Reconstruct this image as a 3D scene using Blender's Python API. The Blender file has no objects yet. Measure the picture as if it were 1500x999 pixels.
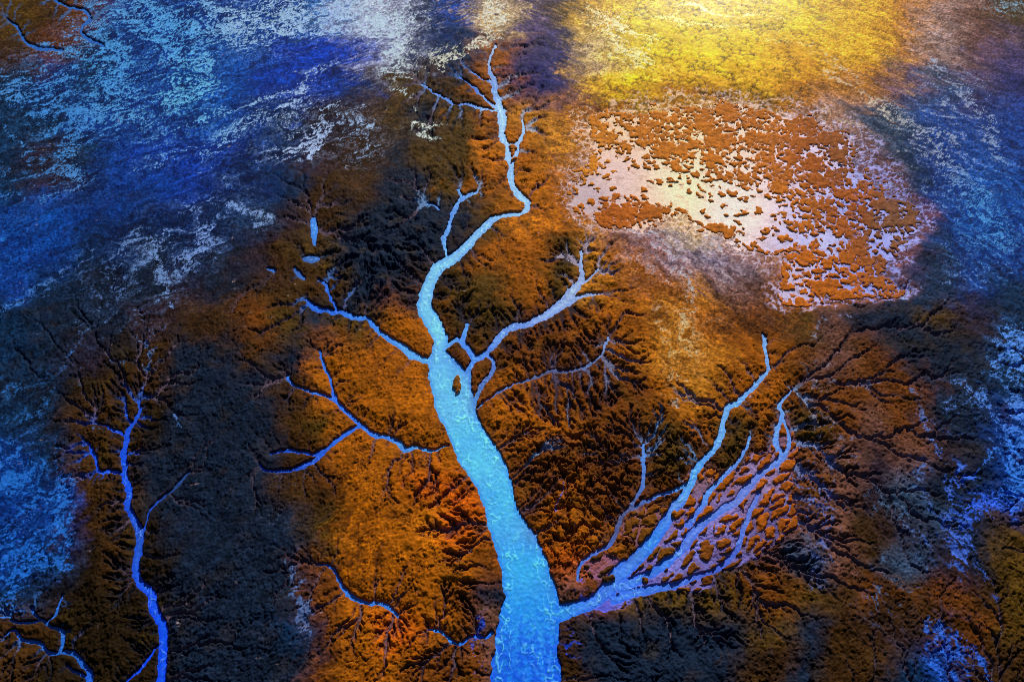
import bpy, math, heapq, time
import numpy as np
T0 = time.time()
rng = np.random.default_rng(7)

# ------------------------------------------------------------------ scene / camera
sc = bpy.context.scene
COL = sc.collection
CAM_H, PITCH, VF = 100.0, math.radians(47.0), math.radians(44.0)
TV = math.tan(VF / 2)
PW, PH = 1500.0, 999.0

def ground_xy(u, v):
    """survey coordinates (the aerial photo's) -> metres on the flat ground"""
    a = (u - PW / 2) / (PH / 2) * TV
    b = (PH / 2 - v) / (PH / 2) * TV
    dy = math.cos(PITCH) + b * math.sin(PITCH)
    dz = -math.sin(PITCH) + b * math.cos(PITCH)
    t = CAM_H / -dz
    return a * t, dy * t

cam = bpy.data.cameras.new('camera'); co = bpy.data.objects.new('camera', cam); COL.objects.link(co)
co.location = (0, 0, CAM_H); co.rotation_euler = (math.pi / 2 - PITCH, 0, 0)
cam.sensor_fit = 'VERTICAL'; cam.sensor_height = 24; cam.sensor_width = 36
cam.lens = 12 / TV; cam.clip_end = 5000; cam.clip_start = 1
sc.camera = co

# ------------------------------------------------------------------ noise helpers
def lat(ix, iy, seed):
    h = (ix.astype(np.int64) * 374761393 + iy.astype(np.int64) * 668265263 + seed * 1442695041) & 0xffffffff
    h = ((h ^ (h >> 13)) * 1274126177) & 0xffffffff
    h = (h ^ (h >> 16)) & 0xffffff
    return h.astype(np.float32) / np.float32(0xffffff)

def perlin(x, y, seed=0):
    ix = np.floor(x); iy = np.floor(y)
    fx = (x - ix).astype(np.float32); fy = (y - iy).astype(np.float32)
    ix = ix.astype(np.int64); iy = iy.astype(np.int64)
    sx = fx * fx * fx * (fx * (fx * 6 - 15) + 10); sy = fy * fy * fy * (fy * (fy * 6 - 15) + 10)
    def g(dx, dy):
        a = lat(ix + dx, iy + dy, seed) * 6.2831853
        return np.cos(a) * (fx - dx) + np.sin(a) * (fy - dy)
    n0 = g(0, 0) * (1 - sx) + g(1, 0) * sx
    n1 = g(0, 1) * (1 - sx) + g(1, 1) * sx
    return (n0 * (1 - sy) + n1 * sy) * 1.5

def fbm(x, y, scale, octv=4, seed=0, gain=0.5, lac=2.03):
    x = x / scale; y = y / scale
    s = 0; a = 1.0; tot = 0
    for i in range(octv):
        s = s + a * perlin(x + 17.3 * i, y - 9.1 * i, seed + i * 31); tot += a
        a *= gain; x = x * lac; y = y * lac
    return s / tot * 1.3

def ridged(x, y, scale, octv=4, seed=0):
    x = x / scale; y = y / scale
    s = 0; a = 1.0; tot = 0
    for i in range(octv):
        s = s + a * (1 - np.abs(perlin(x, y, seed + i * 31)) * 2); tot += a
        a *= .5; x = x * 2.1 + 5.2; y = y * 2.1 - 3.7
    return s / tot

def worley(x, y, seed=0):
    ix = np.floor(x).astype(np.int64); iy = np.floor(y).astype(np.int64)
    f1 = np.full(x.shape, 9, np.float32); f2 = np.full(x.shape, 9, np.float32); cid = np.zeros(x.shape, np.float32)
    for dx in (-1, 0, 1):
        for dy in (-1, 0, 1):
            px = ix + dx + lat(ix + dx, iy + dy, seed); py = iy + dy + lat(ix + dx, iy + dy, seed + 7)
            d = np.hypot(px - x, py - y).astype(np.float32)
            c = lat(ix + dx, iy + dy, seed + 13)
            m = d < f1
            f2 = np.where(m, f1, np.minimum(f2, d)); cid = np.where(m, c, cid); f1 = np.where(m, d, f1)
    return f1, f2, cid

def ss(a, b, x):
    t = np.clip((x - a) / (b - a), 0, 1); return t * t * (3 - 2 * t)

def lin(c):
    c = np.array(c, np.float64) / 255.0
    return np.where(c <= 0.04045, c / 12.92, ((c + 0.055) / 1.055) ** 2.4)

def blur(a, n=1):
    for _ in range(n):
        p = np.pad(a, ((1, 1), (1, 1)), 'edge')
        a = (p[:-2, 1:-1] + p[2:, 1:-1] + 2 * p[1:-1, 1:-1]) / 4
        p = np.pad(a, ((1, 1), (1, 1)), 'edge')
        a = (p[1:-1, :-2] + p[1:-1, 2:] + 2 * p[1:-1, 1:-1]) / 4
    return a

# ------------------------------------------------------------------ survey grid
ST = 1.25
U0, U1, V0, V1 = -230, 1730, -110, 1130
us = np.arange(U0, U1 + ST, ST); vs = np.arange(V0, V1 + ST, ST)
U, V = np.meshgrid(us, vs); NV, NU = U.shape
X, Y = ground_xy(U, V)
X = X.astype(np.float64); Y = Y.astype(np.float64)
# ground-true pattern coordinates: patterns keep their real size, so they shrink with distance
def pattern_xy(u, v):
    x, y = ground_xy(u, v)
    return x / .1106, -(y - 93.3) / .1515
XN, YN = pattern_xy(U, V)

# ------------------------------------------------------------------ channels traced from the photo: (x, y, width)
CH = []
def ch(name, label, pts, wob=1.0, group=None):
    CH.append(dict(name=name, label=label, pts=[tuple(map(float, p)) for p in pts], wob=wob, group=group))

ch('river', 'broad milky blue river widening down the middle of the marsh', [
 (726,66,3),(717,88,3),(717,103,4),(724,117,8),(724,133,7),(730,150,9),(735,170,13),(736,187,9),(736,202,7),(743,214,6),
 (745,230,8),(749,240,7),(748,263,8),(757,283,8),(771,295,9),(773,303,8),(763,311,6),(740,315,7),(720,322,9),(710,333,9),
 (693,350,11),(667,376,15),(643,391,16),(633,406,17),(624,430,18),(622,446,22),(628,463,22),(638,480,25),(645,496,21),(643,513,19),
 (645,530,34),(651,546,46),(661,566,58),(666,593,56),(675,616,50),(686,640,50),(700,666,58),(720,699,52),(730,733,47),(741,766,50),
 (757,799,62),(767,826,66),(773,853,72),(778,879,77),(775,906,88),(772,940,92),(770,999,104),(768,1050,112),(765,1130,120)], 1.0)
ch('creek', 'short side loop of the pale upper river round a small islet', [(743,213,5),(752,212,5),(758,213,6),(757,222,5),(753,232,5),(749,240,5)], .4)
ch('creek', 'thin pale twig of creek right of the narrow upper river', [(765,176,2),(767,193,3),(762,205,4),(755,212,4)], .7)
ch('creek', 'faint blue creek reaching the upper river from the dark fan of gullies', [(673,113,2),(687,122,2.5),(700,133,3),(713,147,3.5),(728,158,4)], .8)
ch('creek', 'thin nearly level creek running into the left side of the upper river', [(617,123,1.5),(640,137,2),(667,152,2),(687,152,2.5),(700,157,3),(724,161,3)], .8)
ch('creek', 'tiny upper creek beside the source of the pale river', [(690,104,2),(702,113,2),(712,118,2),(722,120,3)], .8)
ch('creek', 'pale creek with a forked top joining the river bend from above', [(700,280,2.5),(683,287,5),(670,297,6),(661,317,5),(657,333,5),(652,345,6),(650,355,5),(652,366,3),(655,378,3),(648,390,5)], .7)
ch('creek', 'stubby fork at the top of the pale creek left of the round river bend', [(671,278,2.5),(675,285,3),(681,289,3)], .5)
ch('creek', 'tiny blue inlet left of the forked pale creek', [(627,298,2),(636,300,3),(644,306,2)], .5)
ch('creek', 'blue creek winding from the dark marsh to the left side of the river', [(448,438,4),(455,446,7),(467,453,8),(485,457,6),(500,456,7),(520,466,7),(537,465,5),(543,473,6),(563,493,7),(587,506,9),(603,520,9),(623,527,9),(640,533,10)], 1.0)
ch('creek', 'narrow feeder creek above the winding blue creek in the dark marsh', [(466,408,2),(478,418,3),(482,432,3),(490,446,3),(494,457,4)], .8)
ch('creek', 'blue creek forking between the smooth orange mounds', [(467,513,2),(473,533,3),(483,553,4),(489,580,4),(500,596,5),(510,606,5),(527,620,5),(543,635,6),(567,641,5),(583,648,7),(593,658,6),(610,655,4),(633,660,2),(655,652,2)], .8)
ch('creek', 'left arm of the forked creek, curling round the dark hollow', [(527,623,5),(510,633,5),(495,643,5),(480,656,4),(467,669,5),(443,683,6),(423,689,4),(393,691,3),(381,680,3)], .8)
ch('creek', 'thin side creek above the dark hollow', [(476,658,4),(460,665,4),(433,661,3),(413,660,3),(396,664,2)], .7)
ch('creek', 'small curved creek feeding the fork from the upper left', [(420,553,2),(427,563,3),(447,571,3),(477,580,4),(491,587,4)], .7)
ch('creek', 'lilac creek fanning out into the dark burst of gullies right of the river', [(652,508,5),(667,498,6),(677,500,6),(687,513,8),(697,525,9),(713,516,7),(723,506,8),(733,491,9),(747,481,8),(767,476,7),(787,468,10),(807,456,12),(823,445,14),(838,428,13),(849,413,9),(853,396,5),(850,383,4),(852,366,2)], .8)
ch('creek', 'short side arm on the upper right of the lilac creek', [(823,447,6),(838,441,7),(853,433,6),(868,431,4),(883,429,2)], .8)
ch('creek', 'twig of the lilac creek pointing up and right', [(845,420,6),(857,412,4),(868,403,3),(874,396,2)], .8)
ch('creek', 'link of blue water from the lilac creek down into the wide river', [(697,525,8),(689,537,7),(685,546,9),(682,556,14)], .6)
ch('creek', 'stub of blue water between dark knolls beside the river', [(677,499,6),(681,487,5),(684,475,3.5)], .5)
ch('creek', 'grey blue creek falling from the lilac creek to the river edge', [(713,518,5),(723,533,5),(718,550,6),(707,563,6),(699,578,5),(695,592,4)], .6)
ch('creek', 'thin dark blue creek crossing the gullied slope right of the river', [(699,598,2),(720,580,2),(753,563,2),(783,553,3),(807,543,4),(833,543,3),(860,536,3),(883,516,2),(890,495,1.5)], 1.2)
ch('creek', 'long pale creek sweeping down the right side into the braided delta', [(1118,490,3),(1122,503,6),(1123,520,4),(1125,540,5),(1115,555,5),(1100,571,6),(1083,588,7),(1067,598,8),(1060,616,8),(1058,633,8),(1050,653,10),(1037,668,7),(1021,686,10),(1015,706,9),(1000,729,12),(985,749,14),(973,769,15),(950,799,17),(927,824,20),(905,842,22),(893,862,20),(867,883,16),(835,893,22),(800,902,28)], 1.0)
ch('creek', 'lilac creek right of the long pale creek, widening into mud', [(1160,572,2),(1143,590,5),(1147,606,5),(1140,626,6),(1137,650,7),(1146,668,8),(1123,688,8),(1100,709,9),(1080,733,10),(1052,751,9),(1022,774,12),(1004,800,12),(975,826,11),(945,845,12),(910,858,16)], 1.2)
ch('creek', 'thin side creek right of the lilac creek head', [(1147,612,3),(1157,640,4),(1153,660,4),(1147,672,5)], .8)
ch('creek', 'lilac creek along the lower rim of the delta', [(1112,722,5),(1092,770,6),(1079,806,6),(1052,833,7),(1003,852,8),(965,862,9),(930,868,12),(900,878,12)], 1.3)
ch('creek', 'thin creek between dark orange hummocks above the delta', [(943,650,3),(943,673,4),(941,709,5),(925,740,4),(910,759,6),(897,793,6),(867,813,5),(850,826,4),(846,850,3)], 1.0)
ch('creek', 'cross creek linking the thin creek with the long pale creek', [(923,746,4),(947,734,5),(967,725,5),(990,718,4),(1012,706,5)], .8)
ch('creek', 'narrow lilac creek between the two big creeks of the delta', [(1100,640,2),(1087,668,4),(1066,692,5),(1040,718,6),(1028,742,6),(1008,770,8)], 1.2)
ch('creek', 'bright blue creek running down the dark left side', [(201,588,3),(204,603,4),(197,616,5),(187,630,6),(182,653,7),(180,673,8),(183,699,8),(188,723,9),(187,743,9),(197,766,10),(205,783,12),(200,813,11),(198,833,10),(203,853,11),(220,869,13),(225,893,13),(237,916,14),(239,939,13),(237,963,12),(236,999,14),(230,1060,16),(226,1130,18)], .8)
ch('creek', 'thin twig at the head of the bright blue left creek', [(183,590,2),(184,603,3),(190,618,3)], .6)
ch('creek', 'thin creek from the left into the head of the bright blue creek', [(145,622,2),(160,627,3),(175,634,3),(184,640,3)], .8)
ch('creek', 'bent side creek on the left bank of the bright blue creek', [(128,648,2),(136,666,4),(142,686,4),(150,691,4),(166,690,4),(180,694,5)], .7)
ch('creek', 'faint lower twig running to the bottom edge beside the bright blue creek', [(230,946,3),(217,966,3),(200,985,3),(184,1000,3),(176,1020,3)], .8)
ch('creek', 'grey feather shaped creek in the slate mud right of the bright blue creek', [(277,689,2),(263,706,5),(254,716,4),(240,726,3),(220,746,2),(215,765,2),(209,780,3)], .6)
ch('creek', 'branching creek in the bottom left corner', [(5,930,2),(20,922,3),(32,938,4),(57,943,5),(70,957,5),(87,956,6),(110,959,7),(123,976,8),(132,989,9),(127,1005,10),(120,1040,10)], .8)
ch('creek', 'upper arm of the branching corner creek', [(14,908,2),(30,913,3),(52,911,3),(60,908,4),(72,918,4),(91,925,6),(90,942,5),(87,955,5)], .7)
ch('creek', 'thin twig rising from the upper arm of the corner creek', [(91,872,2),(84,893,3),(78,903,3),(68,911,3)], .7)
ch('creek', 'tiny left twig above the corner creek', [(45,890,2),(49,900,3),(58,909,3)], .6)
ch('creek', 'stub creek beside the mouth of the corner creek', [(98,975,2),(108,983,3),(118,989,4),(127,993,4)], .6)
ch('creek', 'dark blue creek cut into the rust mound at bottom', [(465,826,2),(480,829,2),(490,836,4),(496,850,4),(503,862,6),(513,873,7),(533,883,5),(557,884,5),(573,893,6),(582,902,4)], .7)
ch('creek', 'thin curled creek near the bottom bank of the wide river', [(628,922,3),(647,926,3),(663,941,4),(677,943,3),(688,934,2.5),(713,933,2.5),(722,925,3)], .7)
ch('creek', 'thin bright creek in the top left corner', [(78,0,3),(100,10,3),(124,16,4),(130,28,5),(118,42,4),(126,56,4),(150,66,4)], 1.0)
ch('creek', 'bent bright creek at the left of the brown corner', [(10,28,2),(24,40,3),(33,56,3),(42,66,4),(60,71,4),(90,73,3)], .8)
ch('pond', 'pale blue pool topped by short branches in the dark marsh', [(459,322,7),(460,336,9),(459,350,6),(461,358,3)], .4, 'pools in the dark marsh')
ch('pond', 'small oval grey blue pool in the dark marsh', [(446,379,6),(456,379,12),(463,378,8)], .4, 'pools in the dark marsh')
ch('pond', 'narrow slanted blue pool below the oval pool', [(432,394,5),(437,401,7),(445,408,4)], .4, 'pools in the dark marsh')
ch('pond', 'tiny blue pool left of the oval pool', [(392,394,3),(398,395,5),(403,396,2)], .3, 'pools in the dark marsh')

def smooth_pts(pts, step=4.0):
    P = np.array(pts); n = len(P)
    Q = np.vstack([2 * P[0] - P[1], P, 2 * P[-1] - P[-2]])
    out = []
    for i in range(n - 1):
        p0, p1, p2, p3 = Q[i], Q[i + 1], Q[i + 2], Q[i + 3]
        k = max(1, int(np.hypot(*(p2 - p1)[:2]) / step))
        for j in range(k):
            t = j / k
            out.append(0.5 * ((2 * p1) + (-p0 + p2) * t + (2 * p0 - 5 * p1 + 4 * p2 - p3) * t * t + (-p0 + 3 * p1 - 3 * p2 + p3) * t ** 3))
    out.append(P[-1]); return np.array(out)

# wobbled survey coordinates so that banks are ragged
WU = U + 2.6 * fbm(XN, YN * 1.25, 22, 3, 5) + 1.5 * fbm(XN, YN * 1.2, 6, 2, 6)
fray = 5 * ss(820, 960, V) * ss(640, 700, U) * ss(900, 850, U) * fbm(XN, YN, 9, 4, 131, .6)
WU = WU + fray
WV = V + 2.2 * fbm(XN, YN * 1.25, 22, 3, 8) + 1.2 * fbm(XN, YN * 1.2, 6, 2, 9)
S = np.full(U.shape, 60.0, np.float32); OWN = np.full(U.shape, -1, np.int16)
for ci, c in enumerate(CH):
    P = smooth_pts(c['pts'])
    P[:, 2] = np.maximum(P[:, 2], 2.0)
    for a, b in zip(P[:-1], P[1:]):
        R = max(a[2], b[2]) / 2 + 26
        i0 = max(0, int((min(a[0], b[0]) - R - U0) / ST)); i1 = min(NU, int((max(a[0], b[0]) + R - U0) / ST) + 2)
        j0 = max(0, int((min(a[1], b[1]) - R - V0) / ST)); j1 = min(NV, int((max(a[1], b[1]) + R - V0) / ST) + 2)
        if i0 >= i1 or j0 >= j1: continue
        sl = (slice(j0, j1), slice(i0, i1))
        wu = WU[sl] if c['wob'] > .5 else U[sl] * .5 + WU[sl] * .5
        wv = WV[sl] if c['wob'] > .5 else V[sl] * .5 + WV[sl] * .5
        dx, dy = b[0] - a[0], b[1] - a[1]; L = dx * dx + dy * dy + 1e-6
        t = np.clip(((wu - a[0]) * dx + (wv - a[1]) * dy) / L, 0, 1)
        s = np.hypot(wu - a[0] - t * dx, wv - a[1] - t * dy) - (a[2] + (b[2] - a[2]) * t) / 2
        m = s < S[sl]
        S[sl] = np.where(m, s, S[sl]); OWN[sl] = np.where(m, ci, OWN[sl])
print('channels', time.time() - T0)

# ------------------------------------------------------------------ coarse painted fields (50 px cells)
# ground colours: 0 orange, 1 ochre, 2 rust, 3 brown, 4 black brown, 5 slate, 6 light slate, 7 navy, 8 royal blue, 9 ultramarine, 10 mid blue,
# 11 deep blue, 12 steel blue, 13 white, 14 lilac, 15 purple, 16 night purple (mostly painted shade), 17 yellow (sand with sun glow painted in), 18 gold, 19 amber, 20 olive, 21 mauve, 22 cream, 23 teal, 24 umber
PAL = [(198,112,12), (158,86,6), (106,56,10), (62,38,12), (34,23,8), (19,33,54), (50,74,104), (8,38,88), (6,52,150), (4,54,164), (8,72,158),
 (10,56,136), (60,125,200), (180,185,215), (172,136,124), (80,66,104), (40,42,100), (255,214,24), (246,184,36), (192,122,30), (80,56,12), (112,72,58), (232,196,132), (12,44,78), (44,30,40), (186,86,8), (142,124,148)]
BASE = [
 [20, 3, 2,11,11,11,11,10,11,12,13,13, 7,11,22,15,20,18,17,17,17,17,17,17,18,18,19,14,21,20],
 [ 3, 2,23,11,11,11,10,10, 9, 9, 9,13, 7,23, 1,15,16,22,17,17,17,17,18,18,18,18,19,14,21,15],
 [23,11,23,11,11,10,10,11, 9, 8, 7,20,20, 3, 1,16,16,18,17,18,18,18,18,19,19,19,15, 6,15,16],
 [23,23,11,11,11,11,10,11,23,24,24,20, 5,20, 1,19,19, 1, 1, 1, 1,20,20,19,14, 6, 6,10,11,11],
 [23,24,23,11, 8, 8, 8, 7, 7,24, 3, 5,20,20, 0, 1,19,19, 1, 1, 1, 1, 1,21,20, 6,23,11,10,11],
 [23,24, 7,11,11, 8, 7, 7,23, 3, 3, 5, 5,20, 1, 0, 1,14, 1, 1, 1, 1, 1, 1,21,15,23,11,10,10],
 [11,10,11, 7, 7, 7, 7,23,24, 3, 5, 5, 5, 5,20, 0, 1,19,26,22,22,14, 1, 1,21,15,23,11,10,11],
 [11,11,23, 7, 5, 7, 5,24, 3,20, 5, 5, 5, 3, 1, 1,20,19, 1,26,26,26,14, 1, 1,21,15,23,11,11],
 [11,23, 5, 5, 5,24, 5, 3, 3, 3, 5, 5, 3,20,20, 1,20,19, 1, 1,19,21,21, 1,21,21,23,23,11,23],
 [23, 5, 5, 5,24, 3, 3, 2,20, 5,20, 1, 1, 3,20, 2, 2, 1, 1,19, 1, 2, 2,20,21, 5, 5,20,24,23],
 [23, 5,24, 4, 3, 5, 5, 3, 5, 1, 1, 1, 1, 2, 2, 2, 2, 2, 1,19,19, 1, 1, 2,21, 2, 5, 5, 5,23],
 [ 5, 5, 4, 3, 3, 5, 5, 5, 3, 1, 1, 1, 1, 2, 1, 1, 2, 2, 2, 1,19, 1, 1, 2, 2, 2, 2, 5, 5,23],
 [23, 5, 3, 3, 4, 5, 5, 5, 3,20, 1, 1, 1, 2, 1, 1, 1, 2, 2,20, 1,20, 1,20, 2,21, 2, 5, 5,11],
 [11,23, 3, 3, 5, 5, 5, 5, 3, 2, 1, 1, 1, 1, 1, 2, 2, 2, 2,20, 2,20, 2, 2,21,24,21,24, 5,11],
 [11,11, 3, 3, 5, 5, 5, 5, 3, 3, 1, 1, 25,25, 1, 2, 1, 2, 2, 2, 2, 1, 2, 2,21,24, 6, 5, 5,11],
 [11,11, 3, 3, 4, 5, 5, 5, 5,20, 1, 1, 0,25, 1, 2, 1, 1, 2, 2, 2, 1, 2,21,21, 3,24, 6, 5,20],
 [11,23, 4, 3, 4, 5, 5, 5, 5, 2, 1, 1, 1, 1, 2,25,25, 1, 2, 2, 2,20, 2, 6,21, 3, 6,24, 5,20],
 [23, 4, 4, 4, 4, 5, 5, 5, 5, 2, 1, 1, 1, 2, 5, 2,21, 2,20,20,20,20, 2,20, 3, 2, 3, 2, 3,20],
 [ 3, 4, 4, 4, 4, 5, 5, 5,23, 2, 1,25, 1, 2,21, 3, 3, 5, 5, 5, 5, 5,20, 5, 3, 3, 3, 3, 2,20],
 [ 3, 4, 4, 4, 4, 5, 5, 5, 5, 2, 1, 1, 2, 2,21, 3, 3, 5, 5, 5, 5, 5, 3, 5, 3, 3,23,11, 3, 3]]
RELF = [
 [1, 1, 1, 0, 0, 0, 0, 0, 0, 0, 0, 0, 0, 0, 0, 0, 0, 0, 0, 0, 0, 0, 0, 0, 0, 0, 0, 0, 0, 0],
 [1, 1, 0, 0, 0, 0, 0, 0, 0, 0, 0, 0, 1, 4, 4, 4, 0, 0, 0, 0, 1, 1, 1, 1, 0, 0, 0, 0, 0, 0],
 [1, 0, 0, 0, 0, 0, 0, 0, 0, 0, 0, 0, 8, 8, 8, 7, 0, 1, 1, 1, 2, 2, 2, 1, 1, 0, 0, 0, 0, 0],
 [1, 1, 1, 1, 0, 0, 0, 0, 0, 0, 0, 1, 7, 7, 8, 5, 0, 0, 0, 0, 0, 0, 0, 0, 0, 0, 1, 1, 1, 1],
 [1, 1, 1, 1, 1, 0, 0, 0, 0, 0, 0, 0, 5, 5, 7, 6, 0, 0, 0, 0, 0, 0, 0, 0, 0, 0, 1, 1, 1, 1],
 [1, 1, 1, 1, 1, 1, 1, 1, 2, 3, 2, 3, 6, 7, 7, 6, 0, 0, 0, 0, 0, 0, 0, 0, 0, 0, 1, 1, 1, 1],
 [1, 1, 1, 1, 1, 1, 1, 1, 5, 5, 7, 7, 7, 7, 4, 2, 0, 0, 0, 0, 0, 0, 0, 0, 0, 0, 1, 1, 1, 1],
 [1, 1, 1, 1, 1, 1, 1, 1, 4, 8, 9, 8, 8, 5, 5, 5, 8, 8, 0, 0, 0, 0, 0, 0, 0, 1, 1, 1, 1, 1],
 [1, 1, 1, 1, 1, 1, 1, 3, 6, 8, 8, 8, 8, 9, 3, 4, 8, 8, 2, 0, 0, 0, 0, 0, 1, 1, 2, 2, 2, 2],
 [2, 2, 2, 2, 2, 2, 3, 5, 6, 6, 8, 6, 5, 8, 8, 9, 9, 8, 3, 0, 0, 0, 0, 1, 3, 3, 4, 4, 2, 2],
 [2, 2, 2, 6, 5, 4, 3, 4, 4, 6, 4, 3, 4, 8, 7, 9, 9, 9, 8, 0, 1, 2, 6, 3, 3, 3, 5, 4, 3, 4],
 [1, 1, 4, 9, 8, 3, 3, 4, 7, 6, 5, 3, 2, 4, 6, 9, 9, 9, 7, 5, 5, 5, 7, 8, 5, 4, 3, 3, 4, 4],
 [1, 1, 6, 9, 6, 3, 3, 3, 4, 5, 5, 7, 5, 6, 6, 8, 8, 8, 7, 7, 7, 8, 9, 9, 6, 4, 4, 4, 4, 4],
 [1, 1, 6, 9, 5, 3, 3, 3, 4, 5, 3, 4, 7, 6, 6, 7, 7, 7, 7, 7, 8, 7, 8, 8, 7, 4, 4, 4, 4, 4],
 [1, 1, 3, 9, 4, 3, 3, 3, 3, 3, 2, 5, 8, 7, 6, 7, 7, 7, 7, 7, 7, 7, 8, 7, 7, 4, 4, 4, 4, 4],
 [1, 1, 2, 9, 5, 1, 1, 3, 3, 2, 1, 2, 7, 8, 7, 7, 4, 7, 6, 6, 7, 7, 8, 7, 6, 3, 3, 3, 3, 4],
 [1, 1, 1, 8, 6, 2, 2, 2, 3, 3, 1, 2, 4, 8, 0, 4, 2, 6, 6, 6, 7, 7, 8, 8, 5, 3, 3, 3, 3, 3],
 [1, 1, 3, 7, 7, 4, 3, 3, 3, 5, 4, 4, 4, 9, 5, 0, 5, 0, 6, 8, 8, 8, 6, 4, 3, 3, 3, 3, 3, 4],
 [6, 7, 4, 5, 8, 4, 3, 3, 3, 4, 7, 8, 7, 7, 3, 5, 4, 5, 5, 6, 6, 7, 4, 2, 3, 3, 3, 3, 4, 5],
 [6, 6, 4, 6, 7, 4, 3, 3, 3, 2, 3, 5, 7, 7, 5, 3, 4, 4, 7, 5, 4, 4, 4, 4, 2, 3, 3, 3, 4, 5],
]
def grid_field(rows, fn, k):
    g = np.zeros((20, 30, k))
    for j, r in enumerate(rows):
        for i, c in enumerate(r): g[j, i] = fn(c)
    return g
def sample(g, u, v):
    x = np.clip(u / 50 - .5, 0, 28.999); y = np.clip(v / 50 - .5, 0, 18.98)
    i = x.astype(int); j = y.astype(int); fx = (x - i); fy = (y - j)
    fx = fx * fx * (3 - 2 * fx); fy = fy * fy * (3 - 2 * fy)
    fx = fx[..., None]; fy = fy[..., None]
    return (g[j, i] * (1 - fx) + g[j, i + 1] * fx) * (1 - fy) + (g[j + 1, i] * (1 - fx) + g[j + 1, i + 1] * fx) * fy
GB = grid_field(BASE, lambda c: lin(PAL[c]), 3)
GR = grid_field(RELF, lambda c: float(c) / 9, 1)
w1u = 26 * fbm(XN, YN * 1.6, 95, 4, 21); w1v = 20 * fbm(XN, YN * 1.6, 95, 4, 22)
w2u = 26 * fbm(XN, YN, 17, 5, 23, .6); w2v = 17 * fbm(XN, YN, 17, 5, 24, .6)
def streak(u, v, deg, L, W, seed, octv=4):
    a = math.radians(deg); p = u * math.cos(a) + v * math.sin(a); q = -u * math.sin(a) + v * math.cos(a)
    return fbm(p / L, q / W, 1.0, octv, seed, .6)
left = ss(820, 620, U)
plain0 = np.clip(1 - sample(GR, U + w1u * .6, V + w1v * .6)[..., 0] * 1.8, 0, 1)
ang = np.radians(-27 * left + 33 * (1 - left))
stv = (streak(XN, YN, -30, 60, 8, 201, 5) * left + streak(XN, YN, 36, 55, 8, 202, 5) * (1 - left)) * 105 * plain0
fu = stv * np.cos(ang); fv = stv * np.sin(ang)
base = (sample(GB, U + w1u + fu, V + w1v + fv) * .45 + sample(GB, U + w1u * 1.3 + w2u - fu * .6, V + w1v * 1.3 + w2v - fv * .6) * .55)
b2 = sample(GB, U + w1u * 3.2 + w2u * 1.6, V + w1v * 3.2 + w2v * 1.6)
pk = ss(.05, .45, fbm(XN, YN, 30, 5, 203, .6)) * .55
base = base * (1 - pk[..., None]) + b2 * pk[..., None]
G = sample(GR, U + w1u * .6, V + w1v * .6)[..., 0]
print('fields', time.time() - T0)

# ------------------------------------------------------------------ drainage network: least-cost growth away from the channels
NS = 1.6
nu = np.arange(U0, U1 + NS, NS); nv = np.arange(V0, V1 + NS, NS)
NUg, NVg = np.meshgrid(nu, nv); H_, W_ = NUg.shape
def to_net(F):
    jj = np.clip(((nv - V0) / ST).astype(int), 0, NV - 1); ii = np.clip(((nu - U0) / ST).astype(int), 0, NU - 1)
    return F[np.ix_(jj, ii)]
Sn = to_net(S)
NPX, NPY = pattern_xy(NUg, NVg)
cost = np.exp(1.7 * fbm(NPX, NPY, 24, 5, 41, .55)) + .8 * rng.random(NUg.shape)
# sources outside the traced channels: far plains drain to a few natural sinks
src = Sn < 0.5
flat_cost = cost.ravel().tolist(); N = H_ * W_
dist = [1e9] * N; par = [-1] * N; heap = []
for k in np.nonzero(src.ravel())[0].tolist():
    dist[k] = 0.0; heap.append((0.0, k))
for k in range(0, N, 1):
    x = k % W_
    if (x == 1 or x == W_ - 2 or k // W_ == 1 or k // W_ == H_ - 2) and dist[k] > 1: dist[k] = 0.0; heap.append((0.0, k))
heapq.heapify(heap); order = []
done = bytearray(N)
nb = [(-1, 1, -1, 0), (1, 1, 1, 0), (-W_, 1, 0, -1), (W_, 1, 0, 1), (-W_ - 1, 1.41, -1, -1), (-W_ + 1, 1.41, 1, -1), (W_ - 1, 1.41, -1, 1), (W_ + 1, 1.41, 1, 1)]
pop, push = heapq.heappop, heapq.heappush
while heap:
    d, k = pop(heap)
    if done[k]: continue
    done[k] = 1; order.append(k)
    x = k % W_
    if x == 0 or x == W_ - 1 or k < W_ or k >= N - W_: continue
    for dk, l, _, _ in nb:
        q = k + dk
        if not done[q]:
            nd = d + flat_cost[q] * l
            if nd < dist[q]:
                dist[q] = nd; par[q] = k; push(heap, (nd, q))
acc = [1.0] * N
for k in reversed(order):
    p = par[k]
    if p >= 0: acc[p] += acc[k]
acc = np.array(acc).reshape(H_, W_); dist = np.minimum(np.array(dist).reshape(H_, W_), 300)
acc[src] = 1
Gn = to_net(G)
thr = 9 + 620 * (1 - Gn) ** 2.3
stg = np.clip(np.log2(acc / thr) * .6 + .6, 0, 3.6) * (acc > thr * .5)
stg[src] = 0
stg *= ss(.08, .25, Gn)
def upsample(F, du=0, dv=0):
    x = np.clip((U + du - U0) / NS, 0, W_ - 1.001); y = np.clip((V + dv - V0) / NS, 0, H_ - 1.001)
    i = x.astype(int); j = y.astype(int); fx = x - i; fy = y - j
    return (F[j, i] * (1 - fx) + F[j, i + 1] * fx) * (1 - fy) + (F[j + 1, i] * (1 - fx) + F[j + 1, i + 1] * fx) * fy
wob_u = 2.4 * fbm(XN, YN, 7, 2, 51); wob_v = 2.4 * fbm(XN, YN, 7, 2, 52)
gul = upsample(stg * .8 + blur(stg) * .7, wob_u, wob_v)
gulb = upsample(blur(stg, 3), wob_u, wob_v)
dch = upsample(blur(dist, 2))
print('network', time.time() - T0)

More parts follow.
